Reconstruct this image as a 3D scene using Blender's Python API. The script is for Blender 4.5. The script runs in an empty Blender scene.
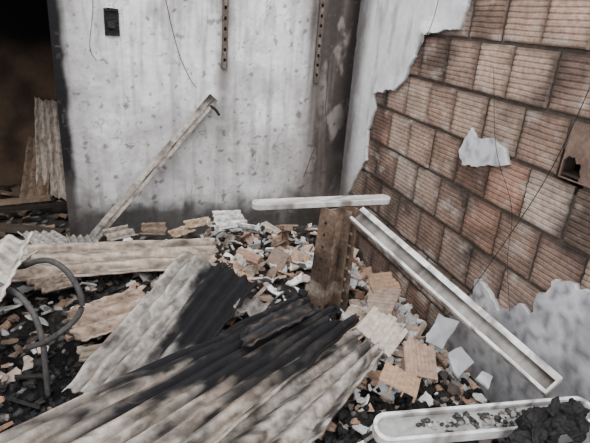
import bpy, bmesh, math, random
from mathutils import Vector, Matrix, noise, Euler
from mathutils.geometry import delaunay_2d_cdt
random.seed(7)
V=Vector
col=bpy.context.scene.collection
def nz(x,y,z=0.0): return noise.noise(V((x,y,z)))
def fbm(x,y,z=0.0,o=4): return .62*noise.fractal(V((x,y,z)),1.0,2.0,o)
def clamp(a,l=0.0,h=1.0): return max(l,min(h,a))
def sm(a,b,x):
    t=clamp((x-a)/(b-a)); return t*t*(3-2*t)
def lin(c):
    return tuple(((v/255)/12.92 if v/255<=.04045 else ((v/255+.055)/1.055)**2.4) for v in c)
def mix(a,b,t): return tuple(p+(q-p)*t for p,q in zip(a,b))
def mul(a,k): return tuple(p*k for p in a)

# ---------------- materials (procedural, tinted by a colour attribute) -----------
def mat(name,rough=.9,scale=40,amt=.35,bump=.3,bscale=120,metal=0.0,stretch=(1,1,1),spec=.25,bdist=.004):
    m=bpy.data.materials.new(name); m.use_nodes=True; nt=m.node_tree; N=nt.nodes; L=nt.links
    b=N["Principled BSDF"]; b.inputs["Roughness"].default_value=rough; b.inputs["Metallic"].default_value=metal
    b.inputs["Specular IOR Level"].default_value=spec
    a=N.new("ShaderNodeAttribute"); a.attribute_name="Col"
    tc=N.new("ShaderNodeTexCoord"); mp=N.new("ShaderNodeMapping"); mp.inputs["Scale"].default_value=stretch
    L.new(tc.outputs["Object"],mp.inputs["Vector"])
    n=N.new("ShaderNodeTexNoise"); n.inputs["Scale"].default_value=scale; n.inputs["Detail"].default_value=8; n.inputs["Roughness"].default_value=.65
    L.new(mp.outputs[0],n.inputs["Vector"])
    r=N.new("ShaderNodeMapRange"); r.inputs["From Min"].default_value=.3; r.inputs["From Max"].default_value=.7
    r.inputs["To Min"].default_value=1-amt; r.inputs["To Max"].default_value=1+amt*.6
    L.new(n.outputs["Fac"],r.inputs["Value"])
    mx=N.new("ShaderNodeVectorMath"); mx.operation='SCALE'
    L.new(a.outputs["Color"],mx.inputs[0]); L.new(r.outputs[0],mx.inputs["Scale"])
    L.new(mx.outputs[0],b.inputs["Base Color"])
    n2=N.new("ShaderNodeTexNoise"); n2.inputs["Scale"].default_value=bscale; n2.inputs["Detail"].default_value=6
    L.new(mp.outputs[0],n2.inputs["Vector"])
    bp=N.new("ShaderNodeBump"); bp.inputs["Strength"].default_value=bump; bp.inputs["Distance"].default_value=bdist
    L.new(n2.outputs["Fac"],bp.inputs["Height"]); L.new(bp.outputs[0],b.inputs["Normal"])
    return m
M_plaster=mat("plaster_sooty",.92,25,.16,.6,60)
M_brick=mat("brick_terracotta",.9,45,.4,.7,110)
M_mortar=mat("mortar",.95,60,.35,.8,80)
M_sheet=mat("fibre_cement",.85,30,.45,.5,160)
M_ash=mat("ash_ground",.95,45,.6,1.0,70,bdist=.02)
M_rub=mat("rubble_clay",.92,35,.4,.7,100)
M_char=mat("charred",.7,60,.5,1.0,60,spec=.4,bdist=.01)
M_paint=mat("painted_steel",.5,35,.28,.3,90,spec=.5)
M_rust=mat("rusty_steel",.75,50,.5,.7,120,metal=.2)
M_wood=mat("burnt_wood",.85,30,.4,.6,60,stretch=(1,1,.15))
M_rubber=mat("wire_insulation",.6,60,.2,.2,80)

class Mesh:
    def __init__(s): s.v=[];s.f=[];s.c=[]
    def add(s,vs,fs,c):
        o=len(s.v); s.v+= [tuple(v) for v in vs]; s.f+=[tuple(i+o for i in f) for f in fs]
        if c and isinstance(c[0],(tuple,list)): s.c+=list(c)
        else: s.c+=[c]*len(vs)
    def box(s,a,b,c,M=None,jit=0):
        vs=[]
        for x in (a[0],b[0]):
            for y in (a[1],b[1]):
                for z in (a[2],b[2]):
                    p=V((x+random.uniform(-jit,jit),y+random.uniform(-jit,jit),z+random.uniform(-jit,jit)))
                    vs.append(M@p if M else p)
        s.add(vs,[(0,1,3,2),(4,6,7,5),(0,4,5,1),(2,3,7,6),(0,2,6,4),(1,5,7,3)],c)
    def tube(s,pts,r,c,seg=10):
        pts=[V(p) for p in pts]; n=len(pts); rings=[]; up=V((0.13,.21,.97)).normalized()
        for i,p in enumerate(pts):
            t=(pts[min(i+1,n-1)]-pts[max(i-1,0)]).normalized()
            a=t.cross(up); 
            if a.length<.1: a=t.cross(V((1,0,0)))
            a.normalize(); b=t.cross(a)
            rr=r[i] if isinstance(r,(list,tuple)) else r
            rings.append([p+(a*math.cos(k*2*math.pi/seg)+b*math.sin(k*2*math.pi/seg))*rr for k in range(seg)])
        vs=[q for R_ in rings for q in R_]; fs=[]
        for i in range(n-1):
            for k in range(seg):
                fs.append((i*seg+k,i*seg+(k+1)%seg,(i+1)*seg+(k+1)%seg,(i+1)*seg+k))
        fs.append(tuple(range(seg))[::-1]); fs.append(tuple((n-1)*seg+k for k in range(seg)))
        s.add(vs,fs,c)
    def obj(s,name,m,smooth=False,parent=None,bevel=0,solid=0,offset=0,fix=True):
        me=bpy.data.meshes.new(name); me.from_pydata(s.v,[],s.f); 
        at=me.color_attributes.new("Col",'FLOAT_COLOR','POINT')
        for i,c in enumerate(s.c): at.data[i].color=(c[0],c[1],c[2],1)
        if fix:
            bm=bmesh.new(); bm.from_mesh(me); bmesh.ops.recalc_face_normals(bm,faces=bm.faces); bm.to_mesh(me); bm.free()
        me.materials.append(m); me.update()
        if smooth: me.polygons.foreach_set("use_smooth",[True]*len(me.polygons))
        o=bpy.data.objects.new(name,me); col.objects.link(o)
        if solid:
            d=o.modifiers.new("solid","SOLIDIFY"); d.thickness=solid; d.offset=offset
        if bevel:
            d=o.modifiers.new("bev","BEVEL"); d.width=bevel; d.segments=2; d.limit_method='ANGLE'
        if parent: o.parent=parent
        return o
def empty(name):
    e=bpy.data.objects.new(name,None); col.objects.link(e); e.empty_display_size=.1; return e
def curve(pts,n=8):
    pts=[V(p) for p in pts]; out=[]
    P=[pts[0]*2-pts[1]]+pts+[pts[-1]*2-pts[-2]]
    for i in range(1,len(P)-2):
        for k in range(n):
            t=k/n; a,b,c,d=P[i-1],P[i],P[i+1],P[i+2]
            out.append(.5*((2*b)+(c-a)*t+(2*a-5*b+4*c-d)*t*t+(3*b-a-3*c+d)*t**3))
    out.append(pts[-1]); return out

SOOT=lin((24,23,25))
# ---------------- room shell ----------------
YB=3.28; XR=1.5; ZT=2.7; XE=-.36
def wallgrid(name,x0,x1,y,z0,z1,step,cf,thick,m=M_plaster):
    g=Mesh(); nu=int((x1-x0)/step); nv=int((z1-z0)/step); vs=[];cs=[]
    for j in range(nv+1):
        for i in range(nu+1):
            x=x0+(x1-x0)*i/nu; z=z0+(z1-z0)*j/nv
            yy=y+.005*fbm(x*3,z*3)+.0015*nz(x*30,z*30)
            vs.append((x,yy,z)); cs.append(cf(x,z))
    fs=[(j*(nu+1)+i,j*(nu+1)+i+1,(j+1)*(nu+1)+i+1,(j+1)*(nu+1)+i) for j in range(nv) for i in range(nu)]
    g.add(vs,fs,cs)
    b=len(g.v); ring=[i for i in range(nu+1)]+[j*(nu+1)+nu for j in range(1,nv+1)]+[nv*(nu+1)+i for i in range(nu-1,-1,-1)]+[j*(nu+1) for j in range(nv-1,0,-1)]
    rv=[(g.v[i][0],y+.02,g.v[i][2]) for i in ring]; rc=[g.c[i] for i in ring]
    g.v+=rv; g.c+=rc; n=len(ring)
    g.f+=[(ring[k],ring[(k+1)%n],b+(k+1)%n,b+k) for k in range(n)]
    g.box((x0,y+.015,z0),(x1,y+thick,z1),lin((70,66,64)))
    return g.obj(name,m,fix=False)
def backcol(x,z):
    base=lin((232,231,233))
    base=mix(base,lin((192,190,193)),sm(-.25,.3,fbm(x*2.2,z*2.2,3))*.8)
    p=fbm(x*5,z*5,9); base=mix(base,lin((245,245,246)),sm(.05,.25,p)*.7)
    base=mix(base,lin((158,154,152)),sm(.0,.4,fbm(x*14,z*5,14))*.55)
    s=fbm(x*18,z*.9,5); base=mix(base,lin((142,137,134)),sm(.0,.4,s)*.55)
    s=fbm(x*40,z*1.6,25); base=mix(base,lin((100,94,90)),sm(.15,.4,s)*.45*sm(.9,2,z+.4*nz(x*3,2)))
    base=mix(base,lin((150,146,144)),sm(.0,.35,fbm(x*1.4+3,z*1.8,71))*.5)
    # soot gathering to the corner
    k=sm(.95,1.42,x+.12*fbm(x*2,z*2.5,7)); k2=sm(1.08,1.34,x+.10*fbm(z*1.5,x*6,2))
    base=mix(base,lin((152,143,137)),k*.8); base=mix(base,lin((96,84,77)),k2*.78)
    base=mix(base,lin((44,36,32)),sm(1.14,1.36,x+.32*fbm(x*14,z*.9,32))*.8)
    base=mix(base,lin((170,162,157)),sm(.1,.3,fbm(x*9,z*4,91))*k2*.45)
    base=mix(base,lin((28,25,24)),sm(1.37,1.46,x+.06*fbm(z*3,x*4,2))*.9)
    for xr in (.61,1.22):
        d=abs(x-xr+.012*nz(z*6,xr)); base=mix(base,lin((76,66,60)),(1-sm(.0,.075,d))*sm(.3,1.4,z)*.65)
    e=x-XE+.03*fbm(z*6,x*6,8); base=mix(base,lin((112,106,104)),(1-sm(.05,.34,e))*.6)
    base=mix(base,SOOT,1-sm(.04,.085,e))
    # rising grime near the rubble
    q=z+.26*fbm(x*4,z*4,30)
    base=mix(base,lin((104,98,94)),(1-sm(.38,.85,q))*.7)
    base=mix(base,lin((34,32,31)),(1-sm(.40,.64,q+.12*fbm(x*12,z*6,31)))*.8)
    base=mix(base,lin((62,58,56)),sm(.30,.36,fbm(x*20,z*20,44))*.6)
    cr=abs(fbm(x*2.3+5,z*1.7,101)); base=mix(base,lin((90,84,82)),(1-sm(0,.006,cr))*.6)
    return base
wallgrid("wall_back",XE,XR,YB,0,ZT,.008,backcol,.15)
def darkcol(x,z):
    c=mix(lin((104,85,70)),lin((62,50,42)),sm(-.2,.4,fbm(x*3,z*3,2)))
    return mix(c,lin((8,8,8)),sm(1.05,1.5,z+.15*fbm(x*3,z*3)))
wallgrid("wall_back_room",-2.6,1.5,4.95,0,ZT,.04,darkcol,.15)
g=Mesh()
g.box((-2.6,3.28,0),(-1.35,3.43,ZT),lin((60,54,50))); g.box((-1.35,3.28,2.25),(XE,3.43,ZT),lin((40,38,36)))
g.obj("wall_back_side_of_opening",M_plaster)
g=Mesh(); g.box((-2.75,-1,0),(-2.6,5.1,ZT),lin((120,114,110))); g.obj("wall_left",M_plaster)
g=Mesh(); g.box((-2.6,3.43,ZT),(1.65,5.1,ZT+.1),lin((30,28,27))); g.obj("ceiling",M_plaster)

# right wall: hollow clay brick laid in courses, with a real broken hole
g=Mesh(); mc=lin((92,83,76))
hy,hz=1.374,1.30
XM=1.511
for a,b in [((XM,-1,0),(1.65,5.1,hz-.07)),((XM,-1,hz+.07),(1.65,5.1,ZT)),((XM,-1,hz-.07),(1.65,hy-.07,hz+.07)),((XM,hy+.07,hz-.07),(1.65,5.1,hz+.07))]:
    g.box(a,b,mc)
g.box((1.60,hy-.07,hz-.07),(1.65,hy+.07,hz+.07),lin((16,14,13)))  # hole backing coloured near-black, the cavity's shade put into the colour
g.obj("wall_right",M_mortar)
g=Mesh(); RH=.2185; BW_=.2285
def brickcolor(y,z):
    pal=[(178,150,135),(190,165,149),(164,136,121),(194,173,159),(180,142,123),(150,125,112),(188,162,145)]
    c=lin(random.choice(pal))
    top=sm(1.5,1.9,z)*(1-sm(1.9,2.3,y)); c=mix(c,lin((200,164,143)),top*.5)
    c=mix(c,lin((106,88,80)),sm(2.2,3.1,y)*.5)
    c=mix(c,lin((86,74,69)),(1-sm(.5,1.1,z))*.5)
    return mul(c,random.uniform(.82,1.08))
for r in range(-8,5):
    z0=1.711+r*RH; z1=z0+RH-.014
    if z1<0.02 : continue
    off=0 if r%2 else .1
    for cidx in range(-13,8):
        y0=1.787+off+cidx*BW_; y1=y0+BW_-.014
        y0+=random.uniform(-.004,.004); y1+=random.uniform(-.004,.004)
        if y1<-.9 or y0>YB-.02: continue
        y1=min(y1,YB-.005)
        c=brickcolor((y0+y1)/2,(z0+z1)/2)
        prot=random.uniform(0,.007)
        if y0<hy<y1 and z0<hz<z1:
            c=lin((140,116,103))
            n=32; o=[];inn=[]
            for k in range(n):
                a=2*math.pi*k/n; dx,dz=math.cos(a),math.sin(a)
                t=min((abs(((y1-hy) if dx>0 else (hy-y0))/dx) if abs(dx)>1e-4 else 9),(abs(((z1-hz) if dz>0 else (hz-z0))/dz) if abs(dz)>1e-4 else 9))
                rr=min(.052*max(abs(dx),abs(dz))**-.3*(1+.2*nz(k*.5,3)+random.uniform(-.09,.09)),t*.9)
                o.append((hy+dx*t,hz+dz*t)); inn.append((hy+dx*rr,hz+dz*rr))
            mid=[((a[0]+b[0])/2,(a[1]+b[1])/2) for a,b in zip(o,inn)]
            vs=[(XR,*p) for p in o]+[(XR-.002,*p) for p in mid]+[(XR,*p) for p in inn]+[(XR+.012,p[0],p[1]) for p in inn]
            fs=[(j*n+k,j*n+(k+1)%n,(j+1)*n+(k+1)%n,(j+1)*n+k) for j in range(3) for k in range(n)]
            g.add(vs,fs,[mul(c,.6)]*n+[mul(c,random.uniform(.8,1.1)) for _ in range(n)]+[mul(c,.6)]*n+[mul(c,.25)]*n)
            g.box((XR+.03,hy-.07,hz-.022),(XR+.10,hy+.07,hz-.014),mul(c,.35)); continue  # hole rim and inner web darkened in colour to look shaded
        G=9; prof=[(z0,XM+.004)]; hh=z1-z0
        bev=.006
        prof.append((z0+.002,XR-prot+.003)); 
        for k in range(G):
            za=z0+bev+(hh-2*bev)*k/G; zb=z0+bev+(hh-2*bev)*(k+1)/G; w=(zb-za)
            prof+=[(za+w*.12,XR-prot),(za+w*.66,XR-prot),(za+w*.76,XR-prot+.0025),(za+w*.98,XR-prot+.0025)]
        prof+=[(z1-.002,XR-prot+.003),(z1,XM+.004)]
        ys=[y0,y0+.004]+[y0+(y1-y0)*t for t in (.15,.3,.45,.6,.75,.88)]+[y1-.004,y1]
        vs=[];cs=[]
        sd=random.uniform(0,99)
        for j,(zz,xx) in enumerate(prof):
            for i,yy in enumerate(ys):
                x=xx if 0<i<len(ys)-1 else max(xx,XR+.008)
                vs.append((x,yy+.004*nz(zz*40,yy*9),zz+.004*nz(yy*9,zz*20,4)))
                e=min((yy-y0),(y1-yy),(zz-z0),(z1-zz)); k=.55+.45*sm(0,.03,e+.012*nz(yy*30,zz*30))
                k*=(.95+.55*fbm(yy*6,zz*10,sd)); 
                if xx>XR-prot+.002: k*=.82
                cc=mul(c,clamp(k,.25,1.3))
                cc=mix(cc,lin((54,48,45)),sm(.03,.38,fbm(yy*3,zz*3,60))*.65)
                cc=mix(cc,lin((206,196,186)),sm(.15,.4,fbm(yy*9,zz*9,80))*.45)
                cs.append(cc)
        W=len(ys); fs=[(j*W+i,j*W+i+1,(j+1)*W+i+1,(j+1)*W+i) for j in range(len(prof)-1) for i in range(W-1)]
        g.add(vs,fs,cs)
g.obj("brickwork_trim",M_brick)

def ragged(poly,seg,amp,seed):
    out=[]; n=len(poly)
    for i in range(n):
        a=V(poly[i]);b=V(poly[(i+1)%n]); L=(b-a).length; k=max(1,int(L/seg))
        for j in range(k):
            p=a.lerp(b,j/k); s_=amp
            out.append((p.x+s_*nz(p.x*14,p.y*14,seed)+s_*.6*nz(p.x*45,p.y*45,seed),p.y+s_*nz(p.x*14,p.y*14,seed+9)+s_*.6*nz(p.x*45,p.y*45,seed+5)))
    return out
def plaster_slab(name,poly,x,th,cf,seed,amp=.018,step=.025,curl=None):
    poly=ragged(poly,.015,amp,seed)
    poly=[(min(p[0],YB-.002+.0001*i/len(poly)),p[1]) for i,p in enumerate(poly)]
    n=len(poly); pts=[V(p) for p in poly]
    ylo=min(p[0] for p in poly); yhi=max(p[0] for p in poly); zlo=min(p[1] for p in poly); zhi=max(p[1] for p in poly)
    q=ylo+step
    while q<yhi:
        s_=zlo+step
        while s_<zhi: pts.append(V((q+.004*nz(s_*50,q*50),s_+.004*nz(q*50,s_*50)))); s_+=step
        q+=step
    res=delaunay_2d_cdt(pts,[],[list(range(n))],1,1e-5)
    bm=bmesh.new(); bv=[bm.verts.new((x,p.x,p.y)) for p in res[0]]
    for f in res[2]:
        try: bm.faces.new([bv[i] for i in f])
        except ValueError: pass
    bmesh.ops.delete(bm,geom=[v for v in bm.verts if not v.link_faces],context='VERTS')
    for v in bm.verts:
        v.co.x+=.004*fbm(v.co.y*4,v.co.z*4,seed)
        if curl: v.co.x-=curl(v.co.y,v.co.z)
    g=bmesh.ops.extrude_face_region(bm,geom=bm.faces[:])
    for e in g["geom"]:
        if isinstance(e,bmesh.types.BMVert): e.co.x+=th
    bmesh.ops.recalc_face_normals(bm,faces=bm.faces)
    me=bpy.data.meshes.new(name); bm.to_mesh(me)
    at=me.color_attributes.new("Col",'FLOAT_COLOR','POINT')
    for i,v in enumerate(me.vertices):
        c=cf(v.co.y,v.co.z)
        if v.co.x>x+th*.6: c=lin((120,112,106))
        at.data[i].color=(*c,1)
    bm.free(); me.materials.append(M_plaster); o=bpy.data.objects.new(name,me); col.objects.link(o); return o
def rpc(y,z):
    c=mix(lin((242,242,245)),lin((218,217,221)),sm(-.2,.4,fbm(y*3,z*3,1)))
    c=mix(c,lin((128,118,110)),sm(.12,.4,fbm(y*12,z*3,3))*.5)
    c=mix(c,lin((70,60,55)),sm(3.06,3.24,y+.08*fbm(z*4,y*4,4))*.85)
    c=mix(c,lin((120,112,106)),(1-sm(.5,1.1,z))*.5)
    return c
UP=[(3.28,ZT),(1.95,ZT),(2.08,2.2),(2.13,1.867),(2.16,1.75),(2.30,1.735),(2.46,1.70),(2.50,1.60),(2.58,1.47),(2.68,1.39),(2.80,1.37),(2.92,1.34),(2.90,1.25),(2.95,1.1),(2.92,.917),(3.03,.78),(3.13,.6),(3.22,.3),(3.28,0)]
def dist_edge(y,z):
    p=V((y,z)); best=9
    for i in range(1,13):
        a=V(UP[i]);b=V(UP[i+1]); t=clamp((p-a).dot(b-a)/max((b-a).length_squared,1e-6)); best=min(best,(a.lerp(b,t)-p).length)
    return best
plaster_slab("trim_plaster_upper",UP,1.480,.022,rpc,3,.018,curl=lambda y,z:.03*(1-sm(0,.08,dist_edge(y,z)))*clamp(.3+.9*nz(y*6,z*6,77))*sm(1.2,1.5,z))
def spc(y,z):
    return mix(lin((216,216,220)),lin((160,160,166)),sm(.0,.3,fbm(y*20,z*20,1)))
plaster_slab("trim_plaster_patch",[(1.985,1.225),(1.93,1.335),(1.88,1.30),(1.80,1.32),(1.70,1.31),(1.655,1.235),(1.80,1.20),(1.94,1.165)],1.478,.025,spc,8,.014)
def lpc(y,z):
    c=mix(lin((210,210,214)),lin((160,160,165)),sm(-.2,.35,fbm(y*6,z*6,1)))
    c=mix(c,lin((80,78,79)),sm(.05,.25,fbm(y*28,z*28,3))*.65)
    return mix(c,lin((108,104,102)),(1-sm(.3,.75,z+.15*fbm(y*5,z*5)))*.6)
plaster_slab("trim_plaster_lower",[(2.0,0),(1.88,.22),(1.80,.42),(1.70,.60),(1.68,.72),(1.60,.70),(1.52,.66),(1.43,.72),(1.36,.72),(1.30,.90),(1.2,.95),(1.05,.97),(.8,.9),(.4,1.0),(.0,.9),(-.9,.95),(-.9,0)],1.476,.03,lpc,12,.03)

# ---------------- rubble ground ----------------
def hgt(x,y):
    h=.24+.05*fbm(x*3,y*3,1)+.025*fbm(x*11,y*11,2)
    h+=.16*math.exp(-(((x-.25)/.42)**2+((y-1.55)/.36)**2))
    h+=.10*math.exp(-(((x-.1)/.5)**2+((y-2.55)/.35)**2))
    h+=.10*math.exp(-(((x-.8)/.35)**2+((y-2.6)/.4)**2))
    h+=.07*(1-sm(.0,.5,YB-y))*(1 if y<YB else 0)*sm(-.6,-.2,x)
    h+=.10*math.exp(-(((x-1.1)/.3)**2+((y-1.1)/.25)**2))
    h-=.06*math.exp(-(((x+.3)/.22)**2+((y-1.8)/.25)**2))
    if y>3.3: h=h*.6
    return max(h,.03)
def ashcol(x,y):
    d=lin((60,56,54)); d=mix(d,lin((118,110,104)),sm(.05,.4,fbm(x*5,y*5,3)))
    k=max(1-sm(.3,.6,math.hypot(x+.35,y-1.85)), 1-sm(.15,.35,math.hypot(x-.35,y-2.75)),1-sm(.15,.35,math.hypot(x-.85,y-2.1)))
    d=mix(d,lin((16,15,17)),clamp(k+.0)); d=mix(d,lin((22,21,22)),sm(-.1,.2,fbm(x*7,y*7,13))*.9)
    d=mix(d,lin((170,166,162)),sm(.25,.40,fbm(x*30,y*30,5))*.75)
    return d
g=Mesh(); x0,x1,y0,y1,st=-2.6,1.508,-.6,4.95,.022; nu=int((x1-x0)/st); nv=int((y1-y0)/st); vs=[];cs=[]
for j in range(nv+1):
    for i in range(nu+1):
        x=x0+(x1-x0)*i/nu;y=y0+(y1-y0)*j/nv; vs.append((x,y,hgt(x,y)+.008*nz(x*35,y*35)+.004*nz(x*80,y*80))); cs.append(ashcol(x,y))
g.add(vs,[(j*(nu+1)+i,j*(nu+1)+i+1,(j+1)*(nu+1)+i+1,(j+1)*(nu+1)+i) for j in range(nv) for i in range(nu)],cs)
g.obj("floor_ash_ground",M_ash,fix=False)
g=Mesh(); g.box((-2.75,-1,-.1),(1.65,5.1,0),lin((80,76,72))); g.obj("floor",M_mortar)

# ---------------- rubble generators ----------------
pile=empty("demolition_rubble_pile")
def frame(pos,tilt,spin=None):
    return Matrix.Translation(pos)@Euler((random.gauss(0,tilt),random.gauss(0,tilt),random.uniform(0,6.28) if spin is None else spin)).to_matrix().to_4x4()
def shard(g,M,r,t,c):
    n=random.choice([3,4,4,4,5,5,6]); st=random.uniform(0,6); asp=random.uniform(.4,.9)
    pts=[]
    for k in range(n):
        a=st+2*math.pi*(k+random.uniform(-.33,.33))/n; rr=r*random.uniform(.6,1.25)
        pts.append((math.cos(a)*rr,math.sin(a)*rr*asp))
    q=[]
    for k in range(n):
        a=pts[k];b=pts[(k+1)%n]; q.append(a); L=math.hypot(b[0]-a[0],b[1]-a[1])
        for t_ in ((.33,.67) if r>.03 else (.5,)):
            d=random.uniform(-.07,.07)*L; q.append((a[0]+(b[0]-a[0])*t_-(b[1]-a[1])/max(L,1e-5)*d,a[1]+(b[1]-a[1])*t_+(b[0]-a[0])/max(L,1e-5)*d))
    pts=q; n=len(pts); bend=random.uniform(-1.5,1.5)
    zf=lambda p: bend*p[0]*p[0]
    top=[M@V((p[0]*.95,p[1]*.95,t/2+zf(p)+random.uniform(-.15,.15)*t)) for p in pts]; bot=[M@V((p[0],p[1],-t/2+zf(p))) for p in pts]
    ct=M@V((0,0,t/2)); cb=M@V((0,0,-t/2))
    cc=[mul(c,random.uniform(.7,1.12)) for _ in pts]
    vs=top+bot+[ct,cb]
    fs=[(k,(k+1)%n,2*n) for k in range(n)]+[(n+(k+1)%n,n+k,2*n+1) for k in range(n)]+[(k,n+k,n+(k+1)%n,(k+1)%n) for k in range(n)]
    g.add(vs,fs,cc+[mul(x,.8) for x in cc]+[c,mul(c,.8)])
def lump(g,M,r,c):
    bm=bmesh.new(); bmesh.ops.create_icosphere(bm,subdivisions=1,radius=r); s=random.uniform(0,99)
    sc=V((1,random.uniform(.6,.95),random.uniform(.45,.8)))
    vs=[M@V((v.co.x*sc.x,v.co.y*sc.y,v.co.z*sc.z))*1 for v in bm.verts]
    vs=[v+V((nz(v.x*40,v.y*40,s),nz(v.y*40,v.z*40,s),nz(v.z*40,v.x*40,s)))*r*.6 for v in vs]
    fs=[tuple(v.index for v in f.verts) for f in bm.faces]; bm.free()
    g.add(vs,fs,[mul(c,random.uniform(.85,1.1)) for _ in vs])
def hollow(g,M,L,W,c,ribs=3):
    n=8; la=L*.5; prev=random.uniform(.6,1)
    for k in range(n):
        a=-W/2+W*k/n; prev=clamp(prev+random.uniform(-.2,.2),.35,1.1)
        cc=mul(c,random.uniform(.9,1.05))
        g.box((-L/2,a,0),(la*prev,a+W/n*.8,.0088),cc,M,.0008)
        g.box((-L/2,a,.0),(la*prev-.002,a+W/n,.0075),mul(c,.88),M,.0005)
    for k in range(ribs):
        a=-W/2+(W-.01)*k/(ribs-1); hh=random.uniform(.015,.045)
        g.box((-L/2,a,-hh),(L/2*random.uniform(-.3,.4),a+.008,.004),mul(c,.75),M,.002)
CL=[(194,172,156),(208,190,174),(180,152,134),(214,200,186),(170,144,128),(196,178,162),(188,154,132),(154,134,120),(202,168,140)]
CD=[(136,118,107),(112,98,89),(154,138,127),(90,80,74)]
WH=[(238,238,238),(218,218,219),(242,240,237),(202,201,200)]
GR=[(150,144,138),(176,170,162),(128,122,118),(100,95,92)]
DK=[(30,29,30),(42,39,38),(20,19,20)]
def scatter(g,n,reg,rr,pal,kind,lift=.01,tilt=.35,th=(.008,.02)):
    for _ in range(n):
        x=random.uniform(reg[0],reg[1]); y=random.uniform(reg[2],reg[3])
        if kind!='k' and math.hypot((x+.3)/.28,(y-1.8)/.3)<1 and random.random()<.75: continue
        if kind!='k' and fbm(x*4,y*4,55)>.10 and random.random()<.6: continue
        if kind in 'sh' and math.hypot(x-1.0,y-2.21)<.13: continue
        r=random.uniform(*rr)*(1 if random.random()<.8 else 1.3)
        if x>XR-.03-r: x=XR-.03-r
        if 3.2-r<y<YB+.15: y=3.2-r
        z=hgt(x,y)+lift+random.uniform(0,.02); c=lin(random.choice(pal)); c=mul(c,random.uniform(.68,1.1))
        M=frame((x,y,z),tilt)
        if kind=='s': shard(g,M,r,random.uniform(*th),c)
        elif kind=='l' or kind=='k': lump(g,M,r,c)
        else: hollow(g,frame((x,y,z+.03),tilt),r*2.2,r*1.9,c,random.choice([3,4]))
g=Mesh()
scatter(g,340,(.45,1.46,1.5,3.2),(.02,.05),CL+CD,'s')
scatter(g,210,(.45,1.46,1.6,3.2),(.05,.085),CL,'s',.03,.5,(.010,.018))
scatter(g,240,(.3,1.46,1.1,3.2),(.010,.028),CL+CD,'l')
scatter(g,140,(-.7,.5,2.2,3.2),(.02,.05),CL+CD,'s')
scatter(g,90,(-.7,.2,1.3,2.3),(.015,.045),CL+CD,'s')
scatter(g,120,(.6,1.46,1.0,1.8),(.02,.045),CL,'s')
scatter(g,120,(-1.6,-.2,3.5,4.8),(.03,.08),[(120,100,84),(150,126,104),(96,80,68)],'s',.02,.3)
for (x,y,r) in [(-.5,1.72,.06),(-.46,1.6,.05),(-.52,1.86,.04),(-.2,2.02,.05)]:
    shard(g,frame((x,y,hgt(x,y)+.04),.3),r,.014,lin((176,140,118)))
g.obj("clay_shards",M_rub,parent=pile)
g=Mesh()
scatter(g,16,(.55,1.38,1.75,3.1),(.035,.06),CL,'h',.02,.6)
for (x,y,z,L,W,e) in [(1.08,1.74,.46,.21,.19,(.5,-.3,.6)),(1.14,1.52,.44,.17,.14,(.2,-.4,1.2)),(1.2,2.02,.42,.20,.17,(-.5,.3,2.2)),(1.28,2.12,.44,.18,.16,(.7,.1,.2)),
        (.62,2.5,.50,.15,.11,(.3,-.2,2.6)),(.85,2.85,.50,.16,.12,(.4,.3,1.1)),(1.0,2.95,.46,.15,.1,(-.4,.2,.3)),(.98,1.40,.46,.17,.15,(.2,.2,.9))]:
    hollow(g,Matrix.Translation((x,y,z))@Euler(e).to_matrix().to_4x4(),L,W,mul(lin(random.choice(CL)),.85),4)
g.obj("broken_hollow_bricks",M_rub,parent=pile)
g=Mesh()
scatter(g,270,(.45,1.46,1.5,3.2),(.02,.055),WH,'s',.035,.5,(.006,.014))
scatter(g,130,(1.0,1.46,1.5,2.9),(.03,.07),WH,'s',.04,.5,(.006,.014))
scatter(g,260,(-.7,1.3,1.2,3.2),(.006,.018),WH+GR,'l',.02)
scatter(g,110,(-.6,.6,2.3,3.2),(.02,.05),GR+WH,'s',.03,.4,(.006,.012))
scatter(g,80,(.7,1.4,.9,1.6),(.02,.05),WH+GR,'s',.03,.4,(.006,.012))
for (x,y,z,r,e) in [(1.38,1.72,.42,.10,(.3,-.9,.3)),(1.33,1.5,.42,.09,(.2,-.7,1)),(1.12,2.2,.5,.06,(.4,.7,.3)),(1.15,2.55,.5,.06,(.9,.1,.4)),(1.2,2.35,.44,.07,(.5,.3,1.4)),(1.3,1.3,.48,.07,(.2,-.3,1))]:
    shard(g,Matrix.Translation((x,y,z))@Euler(e).to_matrix().to_4x4(),r,.01,lin((196,196,200)))
g.obj("plaster_shards",M_plaster,parent=pile)
g=Mesh()
scatter(g,700,(-.8,.1,1.3,2.3),(.006,.03),DK,'k',.0)
scatter(g,650,(-.3,1.4,1.2,3.1),(.008,.03),DK,'k',.02)
scatter(g,240,(.15,.55,2.55,2.95),(.012,.035),DK,'k',.03)
scatter(g,140,(.7,1.05,1.85,2.3),(.012,.034),DK,'k',.035)
scatter(g,260,(.6,1.4,.8,1.45),(.01,.03),DK,'k',.03)
for _ in range(150):
    x=random.uniform(-.5,1.3); y=random.uniform(1.2,3.1); L=random.uniform(.04,.16)
    if x<.5 and y<2.4 and x>-.2: continue
    M=frame((x,y,hgt(x,y)+.035),.25); g.box((-L/2,-.008,-.006),(L/2,.008,.006),lin(random.choice(DK)),M,.004)
g.obj("charcoal_lumps",M_char,parent=pile)

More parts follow.
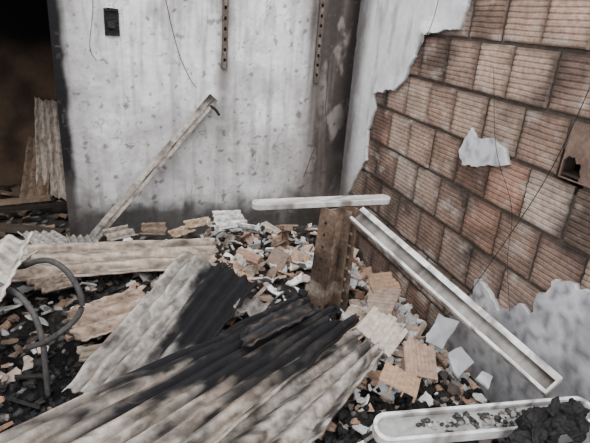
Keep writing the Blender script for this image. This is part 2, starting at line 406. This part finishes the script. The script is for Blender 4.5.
# ---------------- corrugated sheets ----------------
def sheet(name,A,B,C,D,waves,amp,cf,seed=0,nu=60,nv=None,jag=.04,sag=.01,cut=None,m=M_sheet,th=.007,g=None,parent=None):
    A,B,C,D=map(V,(A,B,C,D)); nv=nv or waves*8+1
    own=g is None; g=g or Mesh(); nrm=(B-A).cross(D-A).normalized()
    if nrm.z<0: nrm=-nrm
    L=(B-A).length; W=(D-A).length; vs=[];cs=[]
    for j in range(nv+1):
        v=j/nv; ja=jag*(nz(v*5,seed)+.6*nz(v*17,seed))/max(L,.01); jb=jag*(nz(v*5,seed+7)+.6*nz(v*17,seed+3))/max(L,.01)
        for i in range(nu+1):
            u=i/nu; uu=ja+(1-ja+jb)*u; jv=jag*.35*(nz(u*9,seed+11))/max(W,.01)
            vv=v+jv*abs(2*v-1)
            p=A.lerp(B,uu).lerp(D.lerp(C,uu),vv)
            ph=v*waves*2*math.pi
            w=math.cos(ph); w=math.copysign(abs(w)**.8,w)
            p=p+nrm*(amp*w+sag*fbm(u*2,v*2,seed))
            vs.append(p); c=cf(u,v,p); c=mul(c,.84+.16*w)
            cs.append(c)
    fs=[]
    for j in range(nv):
        for i in range(nu):
            if cut and cut((i+.5)/nu,(j+.5)/nv): continue
            fs.append((j*(nu+1)+i,j*(nu+1)+i+1,(j+1)*(nu+1)+i+1,(j+1)*(nu+1)+i))
    g.add(vs,fs,cs)
    if own: return g.obj(name,m,True,solid=th,offset=-1,parent=parent)
def fc(base,dark,charf,streak=.5,seed=0):
    b=lin(base); d=lin(dark)
    def f(u,v,p):
        c=mix(b,d,sm(-.25,.35,fbm(u*2.5,v*14,seed))*streak)
        c=mix(c,mul(d,.5),sm(.0,.35,fbm(u*6,v*30,seed+4))*.6)
        c=mix(c,mul(b,1.2),sm(.1,.4,fbm(u*9,v*9,seed+8))*.4)
        c=mix(c,lin((138,112,92)),sm(.0,.3,fbm(u*5,v*7,seed+28))*.35)
        c=mix(c,lin((52,48,47)),sm(.08,.3,fbm(u*16,v*14,seed+18))*.55)
        k=charf(u,v)
        return mix(c,lin((24,24,27)),clamp(k))
    return f
no=lambda u,v:0
def chD(u,v): return sm(.54,.74,u+.4*fbm(u*2.5,v*8,3)+.14*(1-v)) *.95 + .75*sm(-.02,.28,fbm(u*7,v*11,8))*sm(.1,.5,u)+.55*sm(-.02,.25,fbm(u*4,v*5,48))
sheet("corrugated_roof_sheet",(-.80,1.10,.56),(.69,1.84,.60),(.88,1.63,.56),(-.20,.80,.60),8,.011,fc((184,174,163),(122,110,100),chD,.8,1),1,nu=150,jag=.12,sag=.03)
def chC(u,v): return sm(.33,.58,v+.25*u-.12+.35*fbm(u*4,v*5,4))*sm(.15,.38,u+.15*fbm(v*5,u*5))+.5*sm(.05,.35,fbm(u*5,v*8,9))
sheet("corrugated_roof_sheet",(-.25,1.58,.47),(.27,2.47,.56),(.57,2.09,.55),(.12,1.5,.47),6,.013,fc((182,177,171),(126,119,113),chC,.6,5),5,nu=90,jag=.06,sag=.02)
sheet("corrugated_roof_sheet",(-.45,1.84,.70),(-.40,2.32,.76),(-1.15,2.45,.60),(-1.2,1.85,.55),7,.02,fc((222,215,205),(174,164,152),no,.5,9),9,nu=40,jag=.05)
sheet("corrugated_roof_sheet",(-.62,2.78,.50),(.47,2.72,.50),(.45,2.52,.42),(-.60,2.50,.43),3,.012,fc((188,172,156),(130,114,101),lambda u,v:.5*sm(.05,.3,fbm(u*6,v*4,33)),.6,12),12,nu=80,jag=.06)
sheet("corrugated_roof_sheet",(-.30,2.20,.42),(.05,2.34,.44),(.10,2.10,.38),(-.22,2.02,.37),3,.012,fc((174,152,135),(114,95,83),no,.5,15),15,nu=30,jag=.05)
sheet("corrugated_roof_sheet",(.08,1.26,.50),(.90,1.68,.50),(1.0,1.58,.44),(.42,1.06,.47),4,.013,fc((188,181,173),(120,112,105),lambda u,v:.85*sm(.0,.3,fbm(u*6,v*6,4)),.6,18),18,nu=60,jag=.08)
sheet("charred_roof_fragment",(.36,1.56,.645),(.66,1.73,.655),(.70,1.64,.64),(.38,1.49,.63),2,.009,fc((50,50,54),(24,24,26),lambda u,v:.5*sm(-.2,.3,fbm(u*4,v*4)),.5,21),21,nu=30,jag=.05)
g=Mesh()
def frag(x,y,z,L,W,e,w,base,amp=.009,ch=no):
    M=Matrix.Translation((x,y,z))@Euler(e).to_matrix().to_4x4()
    pts=[M@V(q) for q in ((-L/2,-W/2,0),(L/2,-W/2*random.uniform(.7,1),0),(L/2*random.uniform(.7,1),W/2,0),(-L/2,W/2*random.uniform(.7,1),0))]
    sheet("",*pts,w,amp,fc(base,mul(base,.7),ch,.5,random.randint(0,99)),random.randint(0,99),nu=14,nv=w*8,jag=.018,sag=.004,g=g)
frag(-.46,2.98,.46,.3,.22,(.2,.1,2.0),4,(178,174,168)); frag(-.24,2.88,.45,.24,.18,(.25,-.1,1.8),4,(150,146,142)); frag(-.58,2.75,.5,.3,.24,(.1,.1,1.2),4,(206,202,196))
frag(-.05,2.98,.46,.20,.10,(.5,.1,.6),2,(170,160,150)); frag(.15,3.04,.45,.16,.10,(.6,.0,-.3),2,(128,110,97)); frag(.62,3.0,.5,.22,.16,(.5,.1,.2),3,(236,234,230))
frag(.5,2.88,.52,.16,.12,(.5,.4,1.2),2,(226,224,220)); frag(.72,2.86,.5,.14,.12,(.7,.2,2.2),2,(234,234,232)); frag(-.35,2.4,.46,.22,.15,(.1,.3,.8),3,(150,134,120))
frag(-.7,2.5,.42,.3,.2,(.1,.1,1.0),3,(130,112,98)); frag(.52,1.98,.5,.2,.14,(.2,.2,1.0),2,(150,144,140))
frag(.28,2.12,.44,.25,.1,(.1,.1,1.1),2,(80,78,80)); frag(-.12,1.95,.36,.22,.1,(.1,.2,.3),2,(140,128,116))
frag(.42,2.98,.50,.20,.08,(.3,.1,.5),1,(200,174,148),.006); frag(.30,2.86,.50,.18,.08,(.3,.1,.7),1,(184,158,134),.006)
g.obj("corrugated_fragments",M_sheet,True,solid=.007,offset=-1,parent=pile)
sheet("leaning_roof_sheet",(-.72,4.50,.20),(-.70,4.84,.95),(-.50,4.84,.90),(-.46,4.45,.16),4,.010,fc((214,200,186),(156,140,126),no,.6,31),31,nu=30)
sheet("leaning_roof_sheet",(-.84,4.45,.18),(-.78,4.83,.62),(-.6,4.78,.60),(-.62,4.40,.16),3,.010,fc((150,128,108),(96,80,68),no,.4,33),33,nu=30)

# ---------------- steel / wood objects ----------------
def basis(p0,p1,up):
    p0=V(p0);p1=V(p1); x=(p1-p0).normalized(); z=V(up); z=(z-x*z.dot(x)).normalized(); y=z.cross(x)
    M=Matrix((x,y,z)).transposed().to_4x4(); M.translation=p0; return M,(p1-p0).length
def whitec(x,seed,rust=.5,y=0):
    c=lin((232,232,231)); c=mix(c,lin((172,165,157)),sm(-.1,.35,fbm(x*6,seed,y*20))*.65)
    return mix(c,lin((76,62,54)),sm(.06,.24,fbm(x*13,seed,3+y*25))*rust)
def longbox(g,M,L,y0,y1,z0,z1,cf,n=40,x0=0):
    vs=[];cs=[]
    for i in range(n+1):
        x=x0+L*i/n
        for (y,z) in ((y0,z0),(y1,z0),(y1,z1),(y0,z1)): vs.append(M@V((x,y,z))); cs.append(cf(x,y,z))
    fs=[(i*4+k,i*4+(k+1)%4,i*4+4+(k+1)%4,i*4+4+k) for i in range(n) for k in range(4)]+[(3,2,1,0),(n*4,n*4+1,n*4+2,n*4+3)]
    g.add(vs,fs,cs)
tee=empty("steel_tee_stand")
g=Mesh()
bar_m,L=basis((.57,2.26,.885),(1.30,2.24,.895),(0,-.1,1))
n=14;out=[]
w=.034
for k in range(n+1):
    a=-math.pi/2+math.pi*k/n; out.append((L-w*.9+math.cos(a)*w*.9,math.sin(a)*w))
for k in range(n+1):
    a=math.pi/2+math.pi*k/n; out.append((w*.9+math.cos(a)*w*.9,math.sin(a)*w))
def plank(g,M,out,z0,z1,cf,rim=0,inset=.008):
    N=len(out); cx=sum(p[0] for p in out)/N
    def ring(s,z): return [M@V((p[0]+(inset*s if p[0]<cx else -inset*s),p[1]*(1-s*.22),z)) for p in out]
    R_=[ring(0,z0),ring(0,z1),ring(1,z1)]+([ring(1,z1-rim)] if rim else [])
    vs=[p for r in R_ for p in r]; fs=[]
    for j in range(len(R_)-1): fs+=[(j*N+k,j*N+(k+1)%N,(j+1)*N+(k+1)%N,(j+1)*N+k) for k in range(N)]
    fs+=[tuple(range(N)),tuple((len(R_)-1)*N+k for k in range(N))]
    cs=[]
    for j,r in enumerate(R_): cs+=[mul(cf(out[k][0],out[k][1]),(.45 if (rim and j==3) else 1)) for k in range(N)]
    g.add(vs,fs,cs)
def densify(out,k=6):
    r=[]
    for i in range(len(out)):
        a=V(out[i]);b=V(out[(i+1)%len(out)]); m=max(1,int((b-a).length/.02))
        for j in range(m): r.append(tuple(a.lerp(b,j/m)))
    return r
plank(g,bar_m,densify(out),-.014,.014,lambda x,y:mix(whitec(x,2,.9,y),lin((160,154,146)),.35))
g.obj("bar",M_paint,parent=tee,bevel=.002)
g=Mesh()
Mp=Matrix.Translation((1.0,2.21,.2))@Euler((0,.03,.35)).to_matrix().to_4x4()
def rustc(x,y,z):
    c=mix(lin((138,116,100)),lin((86,70,60)),sm(-.2,.3,fbm(y*20+x*14,z*3,4))); c=mix(c,lin((180,168,157)),sm(.1,.3,fbm(z*7,y*20+x*12,9))*.6)
    return mix(c,lin((28,25,24)),sm(.0,.25,fbm(x*9,y*9,z*4+11))*.8)
def vbox(g,x0,x1,y0,y1,h0,h1,c,n=40,sh=0,m=6):
    nx=m if x1-x0>.05 else 1
    for q in range(nx):
        a=x0+(x1-x0)*q/nx; b=x0+(x1-x0)*(q+1)/nx; vs=[];cs=[]
        for i in range(n+1):
            z=h0+(h1-h0)*i/n; k=1+.18*(1-i/n)
            for (x,y) in ((a,y0),(b,y0),(b,y1),(a,y1)): vs.append(Mp@V((x*k,y*k,z))); cs.append(mul(c(x,y,z),1-sh))
        g.add(vs,[(i*4+kk,i*4+(kk+1)%4,i*4+4+(kk+1)%4,i*4+4+kk) for i in range(n) for kk in range(4)]+[(3,2,1,0),(n*4,n*4+1,n*4+2,n*4+3)],cs)
vbox(g,-.085,-.075,-.055,.055,0,.67,rustc); vbox(g,.065,.075,-.055,.055,0,.67,rustc); vbox(g,-.075,.065,-.012,0,0,.67,rustc,sh=.1)
vbox(g,.012,.024,-.058,-.012,0,.66,rustc,sh=.3)
for k in range(9):
    z=.08+.065*k; g.tube([Mp@V((.048,-.055,z)),Mp@V((.048,-.01,z))],.008,lin((150,140,130)),8)
    g.tube([Mp@V((-.095,.0,z)),Mp@V((-.084,.0,z))],.007,lin((60,48,40)),8)
g.obj("post",M_rust,parent=tee)
g=Mesh(); M,L=basis((1.075,2.13,.855),(1.39,1.08,.60),(-.55,-.1,.8))
cw=lambda x,y,z: whitec(x,5,.7,y+z)
cd=lambda x,y,z: mix(lin((158,153,148)),lin((76,67,61)),sm(-.25,.2,fbm(x*9,y*30,3)))
longbox(g,M,L,-.044,.044,-.006,0,cd,90); longbox(g,M,L,-.044,-.038,0,.026,cw,90); longbox(g,M,L,.036,.044,0,.026,cw,90)
longbox(g,M,L,-.044,-.030,.026,.032,cw,90); longbox(g,M,L,.018,.044,.026,.032,cw,90)
g.box((L-.01,-.044,-.006),(L,.044,.030),lin((200,198,194)),M)
g.obj("fallen_steel_channel",M_paint,bevel=.002)
g=Mesh(); M,L=basis((.70,1.10,.545),(1.44,.955,.60),(0,-.25,1)); w=.05; out=[]
for k in range(n+1):
    a=-math.pi/2+math.pi*k/n; out.append((L-w+math.cos(a)*w*.9,math.sin(a)*w))
for k in range(n+1):
    a=math.pi/2+math.pi*k/n; out.append((w+math.cos(a)*w*.9,math.sin(a)*w))
plank(g,M,densify(out),-.02,.02,lambda x,y:whitec(x,9,.7,y),rim=.022,inset=.012)
for _ in range(190):
    t=random.uniform(0,1)**.6
    lump(g,M@Matrix.Translation((.12+t*(L-.17),random.uniform(-.028,.028),.002)),random.uniform(.004,.015),lin(random.choice(DK+DK+GR)))
g.obj("steel_shelf_rail",M_paint,bevel=.0)
g=Mesh()
for (p,q,r0) in [((1.02,.86,.60),(1.20,.93,.67),.036),((1.15,.88,.62),(1.30,.92,.69),.03),((1.08,.80,.58),(1.12,.92,.69),.028),((1.24,.84,.60),(1.31,.91,.69),.022),((1.16,.86,.62),(1.18,.90,.74),.016)]:
    pts=[V(p).lerp(V(q),t/16) for t in range(17)]; b=len(g.v)
    g.tube(pts,[r0*(.45+.6*math.sin(math.pi*(.12+.76*t/16)))*(1+.4*nz(t*1.3,r0*99)) for t in range(17)],lin((26,25,27)),14)
    for i in range(b,len(g.v)):
        v=V(g.v[i]); g.v[i]=tuple(v+V((nz(v.x*45,v.y*45,v.z*45),nz(v.y*45,v.z*45,7),nz(v.z*45,v.x*45,3)))*.024)
g.obj("charred_timber",M_char)
g=Mesh(); M,L=basis((-.24,3.08,.36),(.545,3.245,1.235),(0,-1,.1))
bc=lambda x,y,z: mix(mix(lin((190,182,174)),lin((132,120,110)),sm(-.2,.3,fbm(x*6,y*40,2))),lin((50,44,41)),clamp(sm(.08,.3,fbm(x*12,y*20,7))*.7+(1-sm(.0,.22,x))*.5+sm(L-.07,L,x)*.7))
longbox(g,M,L,-.03,.03,-.004,.004,bc,80); longbox(g,M,L,.02,.03,-.028,.0,bc); longbox(g,M,L,-.03,-.022,-.028,.0,lambda x,y,z:mul(bc(x,y,z),.5)); longbox(g,M,L,-.006,.002,.004,.009,lambda x,y,z:mul(bc(x,y,z),.55),80)
g.obj("leaning_metal_batten",M_rust)
for xr,zb in ((.61,1.41),(1.22,1.345)):
    g=Mesh(); c=lin((98,88,82)); y1=YB-.001
    g.box((xr-.017,y1-.018,zb),(xr-.008,y1,2.25),c); g.box((xr+.008,y1-.018,zb),(xr+.017,y1,2.25),c); g.box((xr-.017,y1-.004,zb),(xr+.017,y1,2.25),lin((26,22,20)))
    z=zb
    while z<2.24:
        g.box((xr-.01,y1-.017,z),(xr+.01,y1-.002,z+.04),lin(random.choice([(120,110,102),(98,86,78)]))); z+=.06
    g.obj("slotted_wall_rail",M_rust)
g=Mesh(); y1=YB-.001; X,Z=-.035,1.635
for a,b in [((X-.04,y1-.014,Z-.072),(X-.032,y1,Z+.072)),((X+.032,y1-.014,Z-.072),(X+.04,y1,Z+.072)),((X-.032,y1-.014,Z-.072),(X+.032,y1,Z-.06)),((X-.032,y1-.014,Z+.06),(X+.032,y1,Z+.072)),((X-.032,y1-.003,Z-.06),(X+.032,y1,Z+.06))]:
    g.box(a,b,lin((10,10,11)),None,.001)
g.box((X-.028,y1-.016,Z+.076),(X+.012,y1-.002,Z+.11),lin((226,226,226))); g.box((X-.02,y1-.02,Z-.03),(X+.018,y1-.003,Z+.0),lin((30,28,27)))
g.obj("burnt_electrical_box",M_char)
g=Mesh(); g.tube(curve([(.505,YB-.003,1.19),(.52,YB-.04,1.185),(.55,YB-.06,1.165),(.575,YB-.06,1.13)],4),.009,lin((22,21,21)),8); g.tube([(.50,YB-.002,1.22),(.50,YB-.012,1.15)],.009,lin((22,21,21)),8)
g.obj("wall_hook",M_char)
def wire(pts,r=.0022,c=(40,36,34)):
    g=Mesh(); g.tube(curve(pts,10),r,lin(c),6); g.obj("hanging_wire",M_rubber,True)
wire([(.24,YB-.006,1.95),(.27,YB-.012,1.75),(.33,YB-.02,1.5),(.40,YB-.02,1.34),(.44,YB-.02,1.29)],.0022)
wire([(1.465,1.30,1.95),(1.455,1.35,1.55),(1.45,1.42,1.25),(1.45,1.56,.9),(1.45,1.72,.55),(1.44,1.86,.36)],.0017)
wire([(1.47,1.85,1.6),(1.46,1.72,1.3),(1.455,1.55,1.1),(1.45,1.5,.9),(1.45,1.42,.7)],.0012)
wire([(-.12,YB-.005,1.95),(-.13,YB-.01,1.7),(-.16,YB-.008,1.5),(-.13,YB-.008,1.42)],.0016)
wire([(1.30,YB-.01,1.5),(1.29,YB-.05,1.2),(1.30,YB-.07,1.05),(1.22,YB-.08,.9),(1.18,YB-.04,.7)],.0025,(70,60,54))
wire([(1.44,2.3,2.1),(1.442,2.32,1.8),(1.44,2.42,1.6)],.0018)
ch=empty("burnt_tubular_chair"); tc=lin((74,72,72)); r=.0115
g=Mesh(); g.tube(curve([(-.42,2.14,.70),(-.352,2.045,.765),(-.29,1.98,.79),(-.23,1.92,.765),(-.19,1.885,.68),(-.20,1.87,.61),(-.26,1.86,.55),(-.33,1.87,.50),(-.40,1.90,.46)],8),r,tc,12); g.obj("frame_bend",M_rust,True,parent=ch)
g=Mesh(); g.tube(curve([(-.50,2.02,.69),(-.42,1.965,.66),(-.37,1.92,.60),(-.345,1.89,.50),(-.345,1.88,.38),(-.35,1.89,.22)],8),r,mul(tc,1.3),12); g.obj("leg_front",M_rust,True,parent=ch)
g=Mesh(); g.tube(curve([(-.42,2.14,.70),(-.55,2.2,.66),(-.66,2.12,.6),(-.68,2.05,.4),(-.68,2.04,.2)],8),r,mul(tc,.6),12); g.obj("leg_rear",M_rust,True,parent=ch)
g=Mesh(); g.tube(curve([(-.50,2.02,.69),(-.60,1.98,.64),(-.66,1.95,.5),(-.68,1.94,.2)],8),r,mul(tc,.6),12); g.obj("leg_side",M_rust,True,parent=ch)
g=Mesh()
for p0,p1,w_,c in [((-1.1,3.9,.2),(-.45,3.65,.2),.05,(70,60,53)),((-1.3,4.2,.22),(-.6,4.35,.22),.04,(140,120,102)),((-.95,4.0,.26),(-.4,4.2,.22),.03,(48,42,38))]:
    M,L=basis(p0,p1,(0,0,1)); longbox(g,M,L,-w_,w_,-.012,.012,lambda x,y,z:mul(lin(c),1+.3*nz(x*9,y*9)))
g.obj("scattered_planks",M_wood,parent=pile)

# ---------------- light ----------------
w=bpy.data.worlds.new("overcast_sky"); bpy.context.scene.world=w; w.use_nodes=True
bg=w.node_tree.nodes["Background"]; bg.inputs[0].default_value=(.96,.975,1,1); bg.inputs[1].default_value=2.2
l=bpy.data.lights.new("sun_through_cloud","SUN"); l.energy=2.8; l.angle=math.radians(45); l.color=(1,.985,.96)
lo=bpy.data.objects.new("sun_through_cloud",l); col.objects.link(lo); lo.rotation_euler=V((.15,.75,-1.1)).to_track_quat('-Z','Y').to_euler()

# ---------------- camera ----------------
yaw=math.radians(19.4); pit=math.radians(21.9); roll=math.radians(4.5); f=513.0
F=V((math.sin(yaw)*math.cos(pit),math.cos(yaw)*math.cos(pit),-math.sin(pit)))
R0=V((math.cos(yaw),-math.sin(yaw),0)); U0=R0.cross(F)
R=R0*math.cos(roll)+U0*math.sin(roll); U=U0*math.cos(roll)-R0*math.sin(roll)
cam=bpy.data.cameras.new("camera"); cam.sensor_width=36; cam.lens=f/590*36; cam.clip_start=.05
co=bpy.data.objects.new("camera",cam); col.objects.link(co)
Mx=Matrix((R,U,-F)).transposed().to_4x4(); Mx.translation=V((0,0,1.75)); co.matrix_world=Mx
bpy.context.scene.camera=co
